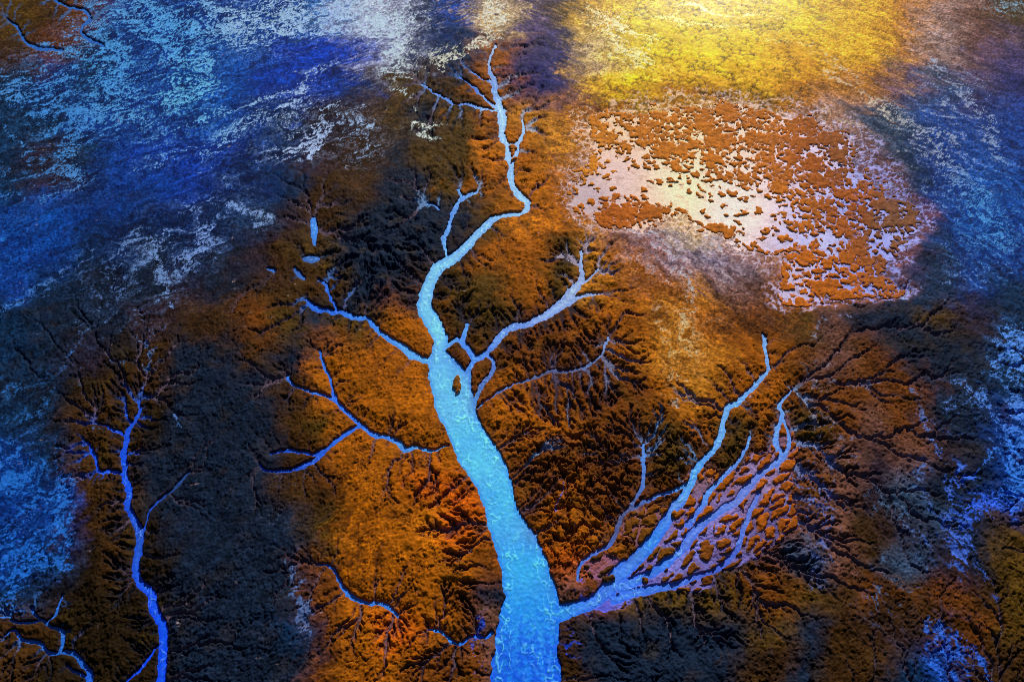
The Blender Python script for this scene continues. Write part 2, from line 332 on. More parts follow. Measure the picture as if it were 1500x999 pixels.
# ------------------------------------------------------------------ salt and silt drifts: (x, y, rx, ry, angle, strength)
SALT = [
 (390,18,60,22,0,.7),(470,35,80,22,-8,.8),(560,28,62,34,0,1.05),(588,82,24,40,10,.85),(330,50,80,26,20,.55),(640,78,36,14,-20,.65),(722,30,26,44,0,1.2),
 (665,82,50,10,-22,.6),(255,62,50,60,-50,.6),(165,105,40,70,0,.68),(130,58,40,24,30,.6),(60,130,80,50,0,.5),(95,180,70,40,0,.45),(275,135,34,24,0,.7),
 (205,180,110,34,0,.42),(430,165,60,26,-20,.45),(462,212,16,18,0,1.0),(492,182,40,13,-15,.6),(520,205,50,56,-30,.4),(625,190,32,12,0,.68),(580,110,30,8,0,.55),
 (420,228,80,14,0,.42),(330,300,60,50,-30,.38),(302,345,24,44,-10,.68),(240,360,46,56,-30,.5),(180,405,60,50,-30,.42),(250,412,34,56,10,.52),
 (130,420,50,60,-40,.4),(200,475,60,60,0,.36),(120,520,50,50,0,.32),(390,330,24,18,0,.42),(60,565,46,40,0,.36),(130,620,30,40,0,.3),(110,285,60,30,-20,.3),
 (18,690,56,70,0,.7),(62,722,50,50,0,.5),(90,752,16,60,5,.95),(30,815,60,60,0,.75),(18,885,28,36,20,.6),(10,360,60,70,0,.5),(30,610,50,40,0,.4),
 (440,885,13,64,0,.7),(430,835,9,16,0,.7),(360,812,26,16,0,.38),(400,760,56,20,20,.45),(270,620,20,40,0,.25),(415,705,34,20,0,.35),
 (1482,520,34,34,0,.85),(1492,600,22,50,0,.7),(1490,690,26,70,0,.95),(1450,640,36,44,0,.42),(1440,748,52,20,-20,.85),(1402,795,26,54,0,.7),(1398,712,8,46,0,.6),
 (1420,590,60,50,0,.48),(1300,745,60,30,20,.52),(1340,820,60,60,0,.44),(1290,880,50,60,0,.42),(1315,420,44,9,12,.75),(1286,392,40,20,0,.5),(1390,960,46,44,25,.8),(1370,935,24,30,0,.5),
 (1195,560,36,60,0,.46),(1210,650,50,70,0,.48),(1185,760,50,80,0,.56),(1150,700,50,30,-50,.45),(1010,500,20,80,-10,.55),(985,560,16,50,0,.36),(1050,480,30,20,0,.3),
 (900,55,50,20,30,.7),(930,90,60,18,20,.6),(880,22,30,10,0,.5),(960,22,60,10,0,.5),(1030,44,60,8,10,.5),(1230,180,60,14,20,.45),(1150,60,70,10,15,.35),
 (1450,330,70,90,0,.46),(1380,260,80,60,30,.46),(1400,150,80,60,30,.44),(1330,190,60,24,25,.5),(1430,400,60,40,0,.4),(1370,60,50,30,0,.4),(1480,10,40,14,0,.7),
 (960,380,50,50,0,.5),(1050,360,90,50,30,.6),(860,250,30,24,0,.45),(880,880,50,24,-8,.5),(850,860,40,40,0,.28),(700,960,22,50,0,.5),(838,950,16,50,0,.6),(845,880,26,24,0,.6),(710,930,10,40,0,.7),(655,970,30,40,0,.35)]
D = np.zeros(U.shape, np.float32)
SU = U + w1u * .5 + w2u * .35; SV = V + w1v * .5 + w2v * .35
for (cx, cy, rx, ry, an, st) in SALT:
    a = math.radians(an); R = max(rx, ry) * 2.3
    i0 = max(0, int((cx - R - U0) / ST)); i1 = min(NU, int((cx + R - U0) / ST)); j0 = max(0, int((cy - R - V0) / ST)); j1 = min(NV, int((cy + R - V0) / ST))
    if i0 >= i1 or j0 >= j1: continue
    sl = (slice(j0, j1), slice(i0, i1))
    p = (SU[sl] - cx) * math.cos(a) + (SV[sl] - cy) * math.sin(a); q = -(SU[sl] - cx) * math.sin(a) + (SV[sl] - cy) * math.cos(a)
    f = np.exp(-((p / rx) ** 2 + (q / ry) ** 2) * .8) * st * .80
    D[sl] = np.maximum(D[sl], f) + .18 * np.minimum(D[sl], f)
BANDS = [  # long drifts of pale silt swept over the plains: points, half width, strength
 ([(128,8),(150,45),(172,90),(182,125),(165,155),(125,185),(100,225),(112,262)],15,.62), ([(60,70),(100,76),(140,95),(170,118)],8,.6), ([(150,10),(200,34),(236,66),(262,88),(300,92)],14,.6),
 ([(200,0),(262,34),(320,52),(390,42),(470,36)],20,.62), ([(295,0),(320,22),(380,30),(440,16),(400,0)],14,.7), ([(500,0),(540,26),(575,52),(588,92)],24,.78), ([(0,140),(60,152),(120,170),(160,160)],18,.55),
 ([(0,112),(50,128),(95,118)],8,.5), ([(10,192),(30,212),(52,226),(40,240)],4,.6), ([(0,290),(22,286),(40,296)],4,.6), ([(78,270),(76,290),(60,300),(110,282),(118,276)],4,.5), ([(0,240),(30,262),(70,250),(110,262)],12,.42),
 ([(250,150),(280,138),(300,120),(262,128)],14,.6), ([(260,196),(300,178),(360,158),(430,126),(500,92)],6,.5), ([(300,232),(360,190),(420,160),(440,120)],9,.45), ([(200,255),(280,226),(350,190)],10,.36),
 ([(404,232),(440,214),(462,190),(478,168),(500,160)],6,.7), ([(456,212),(462,228)],8,.8), ([(420,200),(470,196),(520,182),(545,186)],5,.5), ([(520,196),(540,214),(522,238)],8,.5), ([(608,186),(640,192),(610,200),(640,206)],3,.85),
 ([(575,108),(600,116),(560,104)],5,.6), ([(574,134),(600,140)],2,.8), ([(610,160),(622,170)],3,.6), ([(632,92),(660,84),(700,66),(640,98)],6,.7),
 ([(225,356),(228,380),(240,400),(238,430)],6,.7), ([(305,330),(296,352),(284,376),(280,394)],10,.72), ([(210,340),(180,370),(160,400),(175,430)],10,.5), ([(70,440),(72,420),(86,400)],5,.5), ([(110,470),(120,500),(100,520)],8,.42),
 ([(0,470),(40,440),(80,410),(140,370)],6,.6), ([(205,500),(220,520),(216,540)],4,.6), ([(150,500),(165,530),(182,534)],4,.6), ([(330,300),(360,310),(392,322),(370,336)],5,.5), ([(250,340),(260,320),(300,300),(330,320)],9,.45),
 ([(245,450),(250,466)],3,.6), ([(0,560),(30,575),(60,570),(66,600),(30,620)],8,.4), ([(85,650),(90,690),(84,720)],8,.5), ([(76,735),(88,770),(94,828)],10,.95), ([(0,790),(30,800),(60,820),(20,840)],22,.66), ([(20,850),(18,880),(0,900)],10,.7),
 ([(12,668),(30,700),(60,690),(40,740)],22,.55), ([(430,830),(428,846)],5,.8), ([(436,875),(446,890),(444,940)],9,.7), ([(340,750),(366,768),(400,756),(414,772)],5,.5), ([(360,812),(372,806)],6,.5), ([(264,600),(270,636)],4,.5),
 ([(1000,500),(1004,440),(1012,400)],3,.5), ([(960,460),(985,540),(990,590)],10,.5), ([(1180,500),(1210,470),(1250,470)],5,.5), ([(1200,560),(1192,600),(1190,640)],4,.6), ([(1215,555),(1260,570),(1290,566)],3,.7), ([(1210,640),(1240,650),(1262,640)],3,.6),
 ([(1270,430),(1300,412),(1322,436)],6,.8), ([(1330,575),(1345,600),(1352,640),(1372,670)],3,.6), ([(1480,500),(1486,530),(1500,560)],18,.8), ([(1410,575),(1440,600),(1470,640),(1480,690)],7,.6), ([(1495,600),(1488,680),(1500,740)],16,.9),
 ([(1400,720),(1420,700),(1450,670),(1480,650)],6,.8), ([(1500,735),(1460,742),(1420,765),(1400,800),(1398,835)],14,.8), ([(1395,760),(1396,720),(1400,690)],5,.75), ([(1300,740),(1340,760),(1352,764)],5,.6), ([(1420,820),(1445,860),(1450,880)],6,.6),
 ([(1290,860),(1286,900)],5,.6), ([(1340,680),(1360,740),(1380,760)],10,.42), ([(1170,700),(1196,740),(1200,800),(1190,850)],20,.5), ([(1148,690),(1176,720),(1214,790)],8,.5),
 ([(1355,915),(1362,950),(1380,1010)],5,.9), ([(1374,920),(1386,960),(1394,1010)],5,.9), ([(1395,930),(1410,970),(1416,1010)],5,.85), ([(1420,948),(1436,980),(1440,1010)],5,.8), ([(1345,955),(1370,985),(1384,1020)],5,.8),
 ([(905,336),(940,343),(968,358),(997,393),(1012,430),(1013,465)],4,.62), ([(822,700),(820,759),(833,771),(868,772)],2,.6), ([(1340,575),(1350,623),(1370,680),(1396,735)],3,.55),
 ([(860,14),(890,34),(930,50),(960,60)],7,.8), ([(900,40),(912,70),(940,84)],14,.7), ([(960,20),(1020,40),(1100,44)],4,.7), ([(1000,10),(1060,22),(1140,30)],4,.7), ([(1120,60),(1200,80),(1260,120)],7,.45), ([(1210,110),(1240,128),(1300,170)],8,.5),
 ([(1290,150),(1340,190),(1400,210)],9,.5), ([(1370,100),(1400,130),(1440,170),(1460,230)],12,.5), ([(1380,240),(1420,300),(1470,360)],14,.45), ([(1350,200),(1400,250),(1440,300)],8,.5)]
for pts, hw, st in BANDS:
    P = smooth_pts([(x, y, hw) for x, y in pts], 8.0)
    R_ = hw * 3 + 12
    i0 = max(0, int((P[:, 0].min() - R_ - U0) / ST)); i1 = min(NU, int((P[:, 0].max() + R_ - U0) / ST)); j0 = max(0, int((P[:, 1].min() - R_ - V0) / ST)); j1 = min(NV, int((P[:, 1].max() + R_ - V0) / ST))
    if i0 >= i1 or j0 >= j1: continue
    sl = (slice(j0, j1), slice(i0, i1)); best = np.full(U[sl].shape, 1e9)
    for a, b in zip(P[:-1], P[1:]):
        dx, dy = b[0] - a[0], b[1] - a[1]; L = dx * dx + dy * dy + 1e-6
        t = np.clip(((SU[sl] - a[0]) * dx + (SV[sl] - a[1]) * dy) / L, 0, 1)
        best = np.minimum(best, np.hypot(SU[sl] - a[0] - t * dx, SV[sl] - a[1] - t * dy))
    f = np.exp(-(best / hw) ** 2 * .8) * st * 1.12
    D[sl] = np.maximum(D[sl], f) + .3 * np.minimum(D[sl], f)
stL = streak(XN + w2u * .3, YN + w2v * .3, -24, 15, 6.5, 61); stR = streak(XN + w2u * .3, YN + w2v * .3, 33, 16, 6, 62)
stD = streak(XN + w2u * .3, YN + w2v * .3, -62, 13, 7, 66)
lowl = ss(300, 420, V + U * .2) * left
longL = streak(XN + w2u * .4 + w1u * 1.5, YN + w2v * .4 + w1v * 1.7, -30, 60, 12, 68, 4); longR = streak(XN + w2u * .4 + w1u * 1.2, YN + w2v * .4 + w1v * 1.4, 38, 60, 12, 69, 4)
lg = (longL * left + longR * (1 - left)); lg = lg / lg.std()
nz = stL * left * (1 - lowl) + stD * lowl + stR * (1 - left)
cells = fbm(XN, YN * 1.6, 13, 4, 63, .6)
def rot(deg, L, W):
    a = math.radians(deg); uu = XN + w2u * .6 + w1u * 1.5; vv = YN + w2v * .6 + w1v * 1.7
    return (uu * math.cos(a) + vv * math.sin(a)) / L, (-uu * math.sin(a) + vv * math.cos(a)) / W
web = ridged(*rot(-24, 17, 8.5), 1.0, 4, 64) * left * (1 - lowl) + ridged(*rot(-58, 15, 9), 1.0, 4, 65) * lowl + ridged(*rot(33, 17, 8.5), 1.0, 4, 67) * (1 - left)
rn = (web - .62) * 2.2
nz0 = nz
nz = nz * .6 + cells * .3
nsalt = nz0 * .28 + cells * .12 + rn * .75
D = D + .16 * np.exp(-(((U - 190) / 210) ** 2 + ((V - 130) / 130) ** 2)) + .12 * np.exp(-(((U - 1340) / 110) ** 2 + ((V - 740) / 200) ** 2)) + .10 * np.exp(-(((U - 1430) / 90) ** 2 + ((V - 300) / 150) ** 2))
nsalt /= nsalt.std()
nsalt = nsalt * .85 + lg * .5
D = .86 * np.tanh(D / .86 * 1.05)
saltm = ss(.0, .13, D * 1.3 - .68 + nsalt * .27) * .92
def idw(pts, pw=3.0):
    out = np.zeros(U.shape + (3,)); w = np.zeros(U.shape)
    for (x, y, c) in pts:
        d = ((U - x) ** 2 + (V - y) ** 2 + 400) ** (-pw / 2)
        out += d[..., None] * lin(c); w += d
    return out / w[..., None]
SC = np.array([.85, 1.08, 1.05]) * idw([(390,20,(160,180,215)),(560,40,(190,195,215)),(722,30,(228,205,190)),(660,85,(215,195,180)),(470,40,(165,180,220)),(250,60,(80,150,215)),(150,100,(70,140,208)),
 (80,180,(60,125,200)),(275,130,(100,170,215)),(460,210,(180,185,230)),(625,190,(215,205,200)),(520,210,(150,165,210)),(300,340,(120,140,205)),(240,400,(110,130,185)),
 (150,430,(85,105,165)),(60,565,(30,90,160)),(20,360,(30,100,185)),(40,720,(26,92,180)),(30,810,(26,92,186)),(90,750,(35,100,190)),(440,880,(75,90,140)),(380,780,(50,60,85)),
 (1482,520,(80,130,220)),(1492,700,(50,115,215)),(1440,748,(40,85,215)),(1400,800,(60,90,190)),(1300,745,(70,90,125)),(1320,850,(70,85,115)),(1315,420,(130,145,205)),(1390,960,(35,85,190)),
 (1200,600,(120,105,125)),(1185,760,(85,90,155)),(1000,500,(205,160,110)),(900,55,(250,215,160)),(960,25,(255,235,120)),(1100,60,(255,215,80)),(1230,180,(215,175,150)),
 (1450,330,(60,130,200)),(1400,150,(145,145,180)),(1480,10,(120,150,180)),(960,380,(190,170,190)),(1050,350,(175,150,165)),(850,870,(50,90,225)),(700,960,(60,80,190)),(838,950,(16,60,190)),(708,925,(20,70,190)),(130,620,(40,80,140))])

# ------------------------------------------------------------------ salt pan with vegetated islets
NET = [(1000,190,95,30,.62),(1090,195,80,32,.64),(1175,225,60,36,.62),(1235,290,56,50,.66),(1300,318,46,20,.7),(1150,262,60,36,.56),(1060,235,70,26,.52),(955,212,50,24,.55),
 (895,182,34,14,.5),(1125,318,60,22,.45),(1215,345,60,36,.48),(1240,388,46,34,.66),(1185,405,40,26,.5),(905,240,40,34,.30),(945,262,60,28,.28),(1005,285,70,26,.22),
 (870,285,36,26,.3),(1070,310,60,26,.22),(925,318,44,16,.6),(1120,350,40,24,.3),(1260,425,50,14,.62),(1165,440,30,14,.45),(1300,350,30,30,.5)]
M = np.zeros(U.shape, np.float32); K = np.zeros(U.shape, np.float32); KW = np.full(U.shape, 1e-6, np.float32)
for (cx, cy, rx, ry, k) in NET:
    f = np.exp(-(((SU - cx) / rx) ** 2 + ((SV - cy) / ry) ** 2)).astype(np.float32)
    M = 1 - (1 - M) * (1 - np.minimum(f * 1.15, 1)); K += f * k; KW += f
K = K / KW * 1.12 + ss(.85, .45, M + .12 * cells) * .35
pan = ss(.26, .46, M + .28 * cells + .12 * nz + .20 * fbm(XN, YN, 55, 3, 132))
DEL = [(1118,700,34,30,.5),(1090,722,44,26,.55),(1052,755,56,26,.5),(1010,795,56,24,.45),(965,832,48,18,.35),(915,862,40,15,.25),(1062,815,48,18,.62),(1000,852,50,12,.55),(1150,660,18,44,.6),(1030,710,24,30,.75),(880,885,30,10,.1),(1105,775,34,26,.7),(950,770,40,22,.8),(880,830,30,16,.35),(1135,745,26,40,.72)]
M2 = np.zeros(U.shape, np.float32); K2 = np.zeros(U.shape, np.float32); KW2 = np.full(U.shape, 1e-6, np.float32)
for (cx, cy, rx, ry, k) in DEL:
    f = np.exp(-(((SU - cx) / rx) ** 2 + ((SV - cy) / ry) ** 2)).astype(np.float32)
    M2 = 1 - (1 - M2) * (1 - np.minimum(f * 1.15, 1)); K2 += f * k; KW2 += f
K2 = K2 / KW2 + ss(.8, .4, M2 + .1 * cells) * .35
pan2 = ss(.30, .5, M2 + .16 * cells)
iu = U + 7 * fbm(XN, YN * 1.5, 26, 3, 71) + 3.2 * fbm(XN, YN * 1.4, 8, 3, 73); iv = V + 5 * fbm(XN, YN * 1.5, 26, 3, 72) + 2.6 * fbm(XN, YN * 1.4, 8, 3, 74)
ix_ = XN + (iu - U) * 1.5 + 5 * fbm(XN, YN, 12, 4, 79, .6); iy_ = YN + (iv - V) * 1.5 + 4 * fbm(XN, YN, 12, 4, 80, .6)
f1, f2, cid = worley(ix_ / 17, iy_ / 13.5, 75)
g1, g2, gid = worley(ix_ / 44 + 4, iy_ / 34, 76)
edge = f2 - f1
T = np.maximum(.76 - K * 1.06, .05) + (cid - .5) * .55 * (1 - K) + .22 * fbm(XN, YN * 1.5, 45, 2, 77)
ISL = np.maximum(edge - T, np.where(gid > 1.12 - K * .75, (g2 - g1) - .16 - (1 - K) * .35, -1)) 
ISL = np.where(pan > .5, ISL, -1)
da = math.radians(-38); dp = iu * math.cos(da) + iv * math.sin(da); dq = -iu * math.sin(da) + iv * math.cos(da)
e1, e2, eid = worley(dp / 30, dq / 13, 78)
T2 = np.maximum(.66 - K2 * .72, .10) + (eid - .5) * .4 * (1 - K2)
ISL2 = np.where((pan2 > .5) & (S > 1.2), (e2 - e1) - T2 + .10 * cells, -1)
ISL = np.maximum(ISL, ISL2)
def ell(cx, cy, rx, ry, an=0, amp=.5):
    a = math.radians(an); p = (iu - cx) * math.cos(a) + (iv - cy) * math.sin(a); q = -(iu - cx) * math.sin(a) + (iv - cy) * math.cos(a)
    return amp * (1 - np.hypot(p / rx, q / ry) + .22 * cells)
BIG = [  # larger islets standing alone: x, y, rx, ry, angle, label
 (670,563,7,13,0,'dark oval islet in the middle of the wide blue river'),
 (751,216,5,3.6,0,'small orange islet inside the loop of the pale upper river'),
 (751,233,2.6,4,0,'tiny islet under the loop in the pale upper river'),
 (903,312,16,9,25,'large rust islet on the pale salt below the islet field'),
 (935,317,12,5,20,'long rust islet just right of the large rust islet on pale salt'),
 (898,277,7,4,0,'single small orange islet on the left of the pale salt'),
 (868,251,7,4,0,'orange islet at the upper left edge of the salt pan'),
 (1036,805,12,6,-10,'leaf shaped orange islet in the lilac mud of the delta'),
 (978,808,10,7,0,'dark orange islet in the blue creek of the delta'),
 (989,753,5,6,0,'tiny orange islet beside the long pale creek'),
 (946,849,6,4,0,'small orange islet where lilac mud meets the blue creek'),
 (890,848,10,5,5,'flat dark islet in the mouth of the delta'),
 (861,864,6,9,10,'dark upright islet left of the delta mouth'),
 (629,452,3,2,0,'speck of dark ground in the blue river above the fork'),
]
BE = np.full(U.shape, -1.0, np.float32)
for b in BIG: BE = np.maximum(BE, ell(*b[:5]))
ISL = np.maximum(ISL, BE)
print('islets', time.time() - T0)

# ------------------------------------------------------------------ terrain height
far = np.clip(Y / 120, .6, 1.9)                              # survey cells get longer with distance
bank = ss(-2.2, 2.0, S)
dome = 1 - np.exp(-np.maximum(dch, 0) / 55)
hum = fbm(XN, YN * 1.15, 10, 4, 81, .5)
mid = fbm(XN + wob_u, YN * 1.2, 26, 3, 88)
fine = fbm(XN, YN * 1.15, 3.4, 2, 83, .6)
rdg = ridged(XN + wob_u, (YN + wob_v) * 1.2, 15, 3, 84)
h1, h2, hid = worley((XN + w2u * .4 + wob_u) / 23, (YN + w2v * .4 + wob_v) / 16, 85)
h3, h4, _ = worley((XN + wob_u * 2) / 9, (YN + wob_v * 2) / 7, 86)
block = ss(0, .22, h2 - h1) * .8 + .2 * ss(0, .35, h4 - h3)
hb = ss(740, 830, U) * ss(620, 660, V) * ss(1190, 1100, U) * ss(860, 820, V)       # blocky hummocks right of the river
gentle = fbm(XN, YN * 1.3, 60, 3, 87)
near = np.maximum(ss(.02, .3, blur(M, 12)), ss(.05, .4, blur(M2, 12)))
bm = np.clip(1 - near, 0, 1) * (.35 + .65 * ss(.05, .35, G))
Z = .30 + (.95 * dome + .45 * gentle * dome) * bm
Z += (.22 * hum + .09 * fine) * (.25 + G) * (1 - .4 * hb) + .42 * mid * G + .22 * (rdg - .5) * G
Z += hb * (block - .8) * .65
gul = gul * (1 - .5 * hb) + hb * (1 - block) * .6
Z -= (1 - np.exp(-gul * .9)) * (.35 + .75 * G) * np.clip(.55 + .45 * dome, 0, 1) + .10 * gulb * G
Z += .10 * nz * (1 - G) + .05 * fine
Z = Z * (1 - pan) + pan * (.12 + .035 * nz)
Z = Z * (1 - pan2) + pan2 * (.05 + .05 * nz + .03 * fine)
Z = Z - .08 * saltm * (1 - pan)
low = 1 - ss(0, 16, S + 3 * hum)                              # ground sinks a little toward the creeks
Z = Z - low * np.maximum(Z - .12, 0) * .62 * (1 - pan)
Z = bank * np.maximum(Z, -.02) + (1 - bank) * (-.80)
edgef = np.minimum(np.minimum(U - U0, U1 - U), np.minimum(V - V0, V1 - V))
Z = Z - (1 - ss(0, 30, edgef)) * 3.2

# river and creek colour: silt, with differences in reflected light painted in
WC = idw([(725,80,(200,190,205)),(735,180,(205,212,232)),(770,300,(190,208,232)),(690,350,(165,200,235)),(640,400,(150,198,238)),(640,480,(135,195,238)),(660,570,(120,190,232)),
 (700,650,(100,186,236)),(740,740,(84,176,236)),(770,830,(62,164,238)),(775,900,(44,146,234)),(775,990,(34,124,230)),(850,400,(190,175,200)),(800,455,(170,168,212)),(740,480,(140,160,222)),(690,520,(90,145,228)),
 (540,470,(80,145,225)),(480,450,(50,115,215)),(500,600,(70,125,225)),(440,685,(50,95,200)),(200,700,(35,90,220)),(235,950,(24,80,236)),(60,940,(60,115,190)),(1120,510,(150,175,215)),(1060,620,(140,182,234)),
 (1020,690,(110,175,236)),(960,790,(60,136,232)),(900,850,(80,125,225)),(1090,720,(140,135,205)),(1020,785,(115,128,215)),(1050,833,(95,105,195)),(920,765,(110,90,120)),(460,345,(95,150,220)),(455,380,(80,110,165)),
 (1400,720,(50,100,200)),(960,350,(205,185,175)),(120,30,(60,110,170)),(690,120,(60,120,200)),(657,320,(110,155,215)),(810,545,(90,80,110)),(830,760,(150,105,100)),(260,710,(55,75,120)),(720,560,(110,115,165))], 3.5)
# ------------------------------------------------------------------ surface colour (materials, with sun glow and some shade painted in)
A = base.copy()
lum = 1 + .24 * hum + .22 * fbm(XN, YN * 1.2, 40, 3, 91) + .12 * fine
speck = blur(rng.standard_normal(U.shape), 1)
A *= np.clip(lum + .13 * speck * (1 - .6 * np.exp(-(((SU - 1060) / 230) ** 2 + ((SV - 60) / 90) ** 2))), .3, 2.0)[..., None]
# streaky silt in the plains
calm = np.exp(-(((SU - 1060) / 230) ** 2 + ((SV - 60) / 90) ** 2))
plain = np.clip(1 - G * 1.6, 0, 1) * (1 - .62 * calm)
sk = nz * plain
A *= np.clip(np.exp(.26 * lg * plain + 1.25 * sk + .3 * fine * plain), .2, 2.6)[..., None]
# olive algae on some slopes
ol = ss(.1, .5, fbm(XN, YN * 1.3, 34, 3, 93)) * G * .35
A = A * (1 - ol[..., None]) + lin((86,66,20)) * .8 * ol[..., None]
ring = ss(.015, .16, M) * (1 - pan)
rc = lin((166,90,16)) * .6 + base * .4
A = A * (1 - .6 * ring[..., None]) + rc * (.6 * ring[..., None]) * (1 + .3 * hum + .15 * speck)[..., None]
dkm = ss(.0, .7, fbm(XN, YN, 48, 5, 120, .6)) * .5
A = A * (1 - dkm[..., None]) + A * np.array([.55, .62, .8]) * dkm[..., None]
# dark wet mud in gully floors
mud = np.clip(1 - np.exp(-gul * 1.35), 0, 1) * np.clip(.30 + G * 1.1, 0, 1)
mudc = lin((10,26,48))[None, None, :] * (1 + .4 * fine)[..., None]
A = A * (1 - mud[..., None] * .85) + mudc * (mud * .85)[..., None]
# thin films of silt and dark weed lying in streaks on the plains
film = ss(-.8, 1.2, nsalt) * ss(.06, .42, D) * plain * .36
A = A * (1 - film[..., None]) + SC * film[..., None]
wn = nz0 * .55 + fbm(XN, YN * 1.8, 5.5, 3, 110, .6) * .8 - rn * .35
wn /= wn.std()
weed = ss(.25, 1.1, wn) * np.clip(plain * 1.2, 0, 1) * .72 * (1 - .75 * ss(.5, .9, D))
A = A * (1 - weed[..., None]) + A * np.array([.28, .26, .34]) * weed[..., None]
lite = ss(.6, 1.6, -wn) * plain * .5
A = A * (1 + .9 * lite)[..., None]
crk4 = (1 - ss(.03, .22, h4 - h3)) * ss(.12, .35, G) * (1 - pan) * ss(-.5, .1, fbm(XN, YN, 36, 3, 133))
A *= (1 - .5 * crk4)[..., None]; Z -= .14 * crk4
# drying cracks of the yellow flats
c1, c2, _ = worley((XN + wob_u * 1.6) / 19, (YN + wob_v * 1.6) / 15, 95)
crk = (1 - ss(.03, .20, c2 - c1)) * ss(780, 900, U) * ss(250, 190, V) * ss(1300, 1150, U) * ss(0, .5, fbm(XN, YN, 40, 3, 96) + .35)
k1, k2, _ = worley((XN + wob_u * 2.5) / 24, (YN + wob_v * 2.5) / 17, 97)
crk3 = (1 - ss(.01, .10, k2 - k1)) * ss(300, 420, V) * ss(.75, .3, G) * ss(-.1, .4, fbm(XN, YN, 50, 3, 98) + .1)
A *= (1 - .5 * crk3)[..., None]
A *= (1 - .7 * crk)[..., None]
Z -= crk * .10 + crk3 * .12
sm = saltm * np.where(pan > .3, .3, 1) * (1 - .8 * pan2)
A = A * (1 - sm[..., None]) + SC * (1 + .15 * fine + .22 * nz + .12 * speck)[..., None] * sm[..., None]
PC = 1.32 * idw([(900,190,(215,175,140)),(900,260,(200,170,165)),(1000,280,(235,205,165)),(1080,310,(225,200,190)),(1000,200,(228,190,150)),(1100,200,(220,185,165)),(1180,240,(190,175,200)),(1260,300,(130,140,215)),
          (1320,315,(140,145,215)),(1200,350,(165,165,215)),(1260,400,(120,130,205)),(1150,400,(170,155,185)),(870,290,(165,145,155)),(950,320,(200,170,150))])
pw = (pan * (1 - .35 * ss(.1, .6, fbm(XN, YN * 1.4, 18, 4, 97))))[..., None]
A = A * (1 - pw) + PC * (1 + .10 * fine + .10 * nz)[..., None] * pw
p2 = (pan2 * (1 - .45 * ss(.0, .5, fbm(XN, YN * 1.4, 14, 4, 98))))[..., None]
DC = 1.25 * idw([(1120,700,(135,115,160)),(1050,760,(122,112,180)),(1000,800,(108,115,198)),(920,860,(100,105,200)),(1060,820,(92,85,150)),(880,830,(130,75,70)),(870,890,(70,80,190)),(1150,650,(120,85,110)),(1030,700,(110,80,90)),(950,770,(120,70,50)),(1135,760,(80,70,120))])
A = A * (1 - p2) + DC * (1 + .18 * fine + .15 * hum)[..., None] * p2
lace = (1 - ss(.02, .13, edge - .05 * ring)) * ss(.1, .5, ring) * ss(-.5, .2, fbm(XN, YN, 30, 2, 112))
lace = np.maximum(lace, 0)[..., None] * .85
A = A * (1 - lace) + PC * lace
FANS = [(852,392,40,42),(700,285,26,22),(196,600,26,30),(690,130,60,36),(1150,590,34,26),(766,190,18,30),(50,915,50,36),(1165,700,46,70),(1120,640,40,60),(640,300,26,20),(470,420,36,36),(860,540,60,36),(150,660,40,40),(980,640,40,60),(820,640,40,50),(100,20,80,40)]
FM = np.zeros(U.shape)
for (cx, cy, rx, ry) in FANS: FM = np.maximum(FM, np.exp(-(((SU - cx) / rx) ** 2 + ((SV - cy) / ry) ** 2) * .8))
LB = np.log2(np.maximum(upsample(np.maximum(acc, np.pad(acc, 1)[2:, 1:-1]), wob_u, wob_v), 1))
twig = ss(5.2, 7.2, LB + 2.6 * FM - 1.6) * ss(.15, .5, FM)
pv = (ss(7.3, 9.0, LB) * ss(.2, .5, G) * .4 * (1 - ss(.3, .6, FM)))[..., None]
A = A * (1 - pv) + lin((128,104,120)) * pv
twig = (twig * .75)[..., None]
A = A * (1 - twig) + WC * .8 * twig
# silty margins of the creeks
mar = (ss(5, 0, S) * .35)[..., None]
A = A * (1 - mar) + (base * .55 + lin((60,60,90)) * .5) * mar
A = np.clip(A, .002, .82)
WET = .04 + .56 * np.exp(-(((SU - 1040) / 190) ** 2 + ((SV + 5) / 75) ** 2)) + .25 * saltm + .25 * pan + .06 * crk
WET = np.clip(WET * (1 + .5 * nz), 0, 1)
# wetness -> roughness
ROUGH = np.clip(.62 - .12 * saltm - .1 * mud + .15 * G, .3, .9)

fl = fbm(XN, YN, 30, 2, 101)
vein = np.abs(fbm(XN + 6 * fl, YN * .55, 15, 2, 102)); vein2 = np.abs(fbm(XN, YN * 1.1, 22, 3, 103))
vl = np.maximum(1 - ss(.010, .045, vein), (1 - ss(.010, .05, vein2))) * ss(-.25, .25, fbm(XN, YN, 30, 3, 104))
deep = ss(850, 960, V) * ss(650, 700, U) * ss(880, 860, U)
mott = fbm(XN, YN * 1.2, 7, 4, 105, .65)
WCOL = WC * np.clip(1 + .30 * mott + .18 * fl, .4, 1.7)[..., None]
dk = ss(.05, .5, mott + .35 * deep + .25 * ss(-14, -4, S) * deep) * (.25 + .5 * deep)
WCOL = WCOL * (1 - dk[..., None]) + lin((12,70,200)) * dk[..., None]
WCOL = WCOL * (1 - .9 * vl[..., None]) + np.minimum(WC * 1.6 + .12, .85) * .9 * vl[..., None]
mw = ss(.15, .75, fbm(XN, YN * .7, 9, 4, 130, .65) + .25 * fl) * .42 * ss(0, 12, -S + 2)
WCOL = WCOL * (1 - mw[..., None]) + np.minimum(WC * 1.35 + .07, .85) * mw[..., None]
edg = ss(-6, -1.5, S) * .55
WCOL = WCOL * (1 - edg[..., None]) + WC * np.array([.35, .5, .95]) * edg[..., None]
WCOL = WCOL * np.array([.62, 1.04, 1.15])
WCOL = np.clip(WCOL, .003, .85)
WW = np.full(U.shape, .2, np.float32)
ZW = -.16 + .035 * mott + .08 * vl + .03 * fine
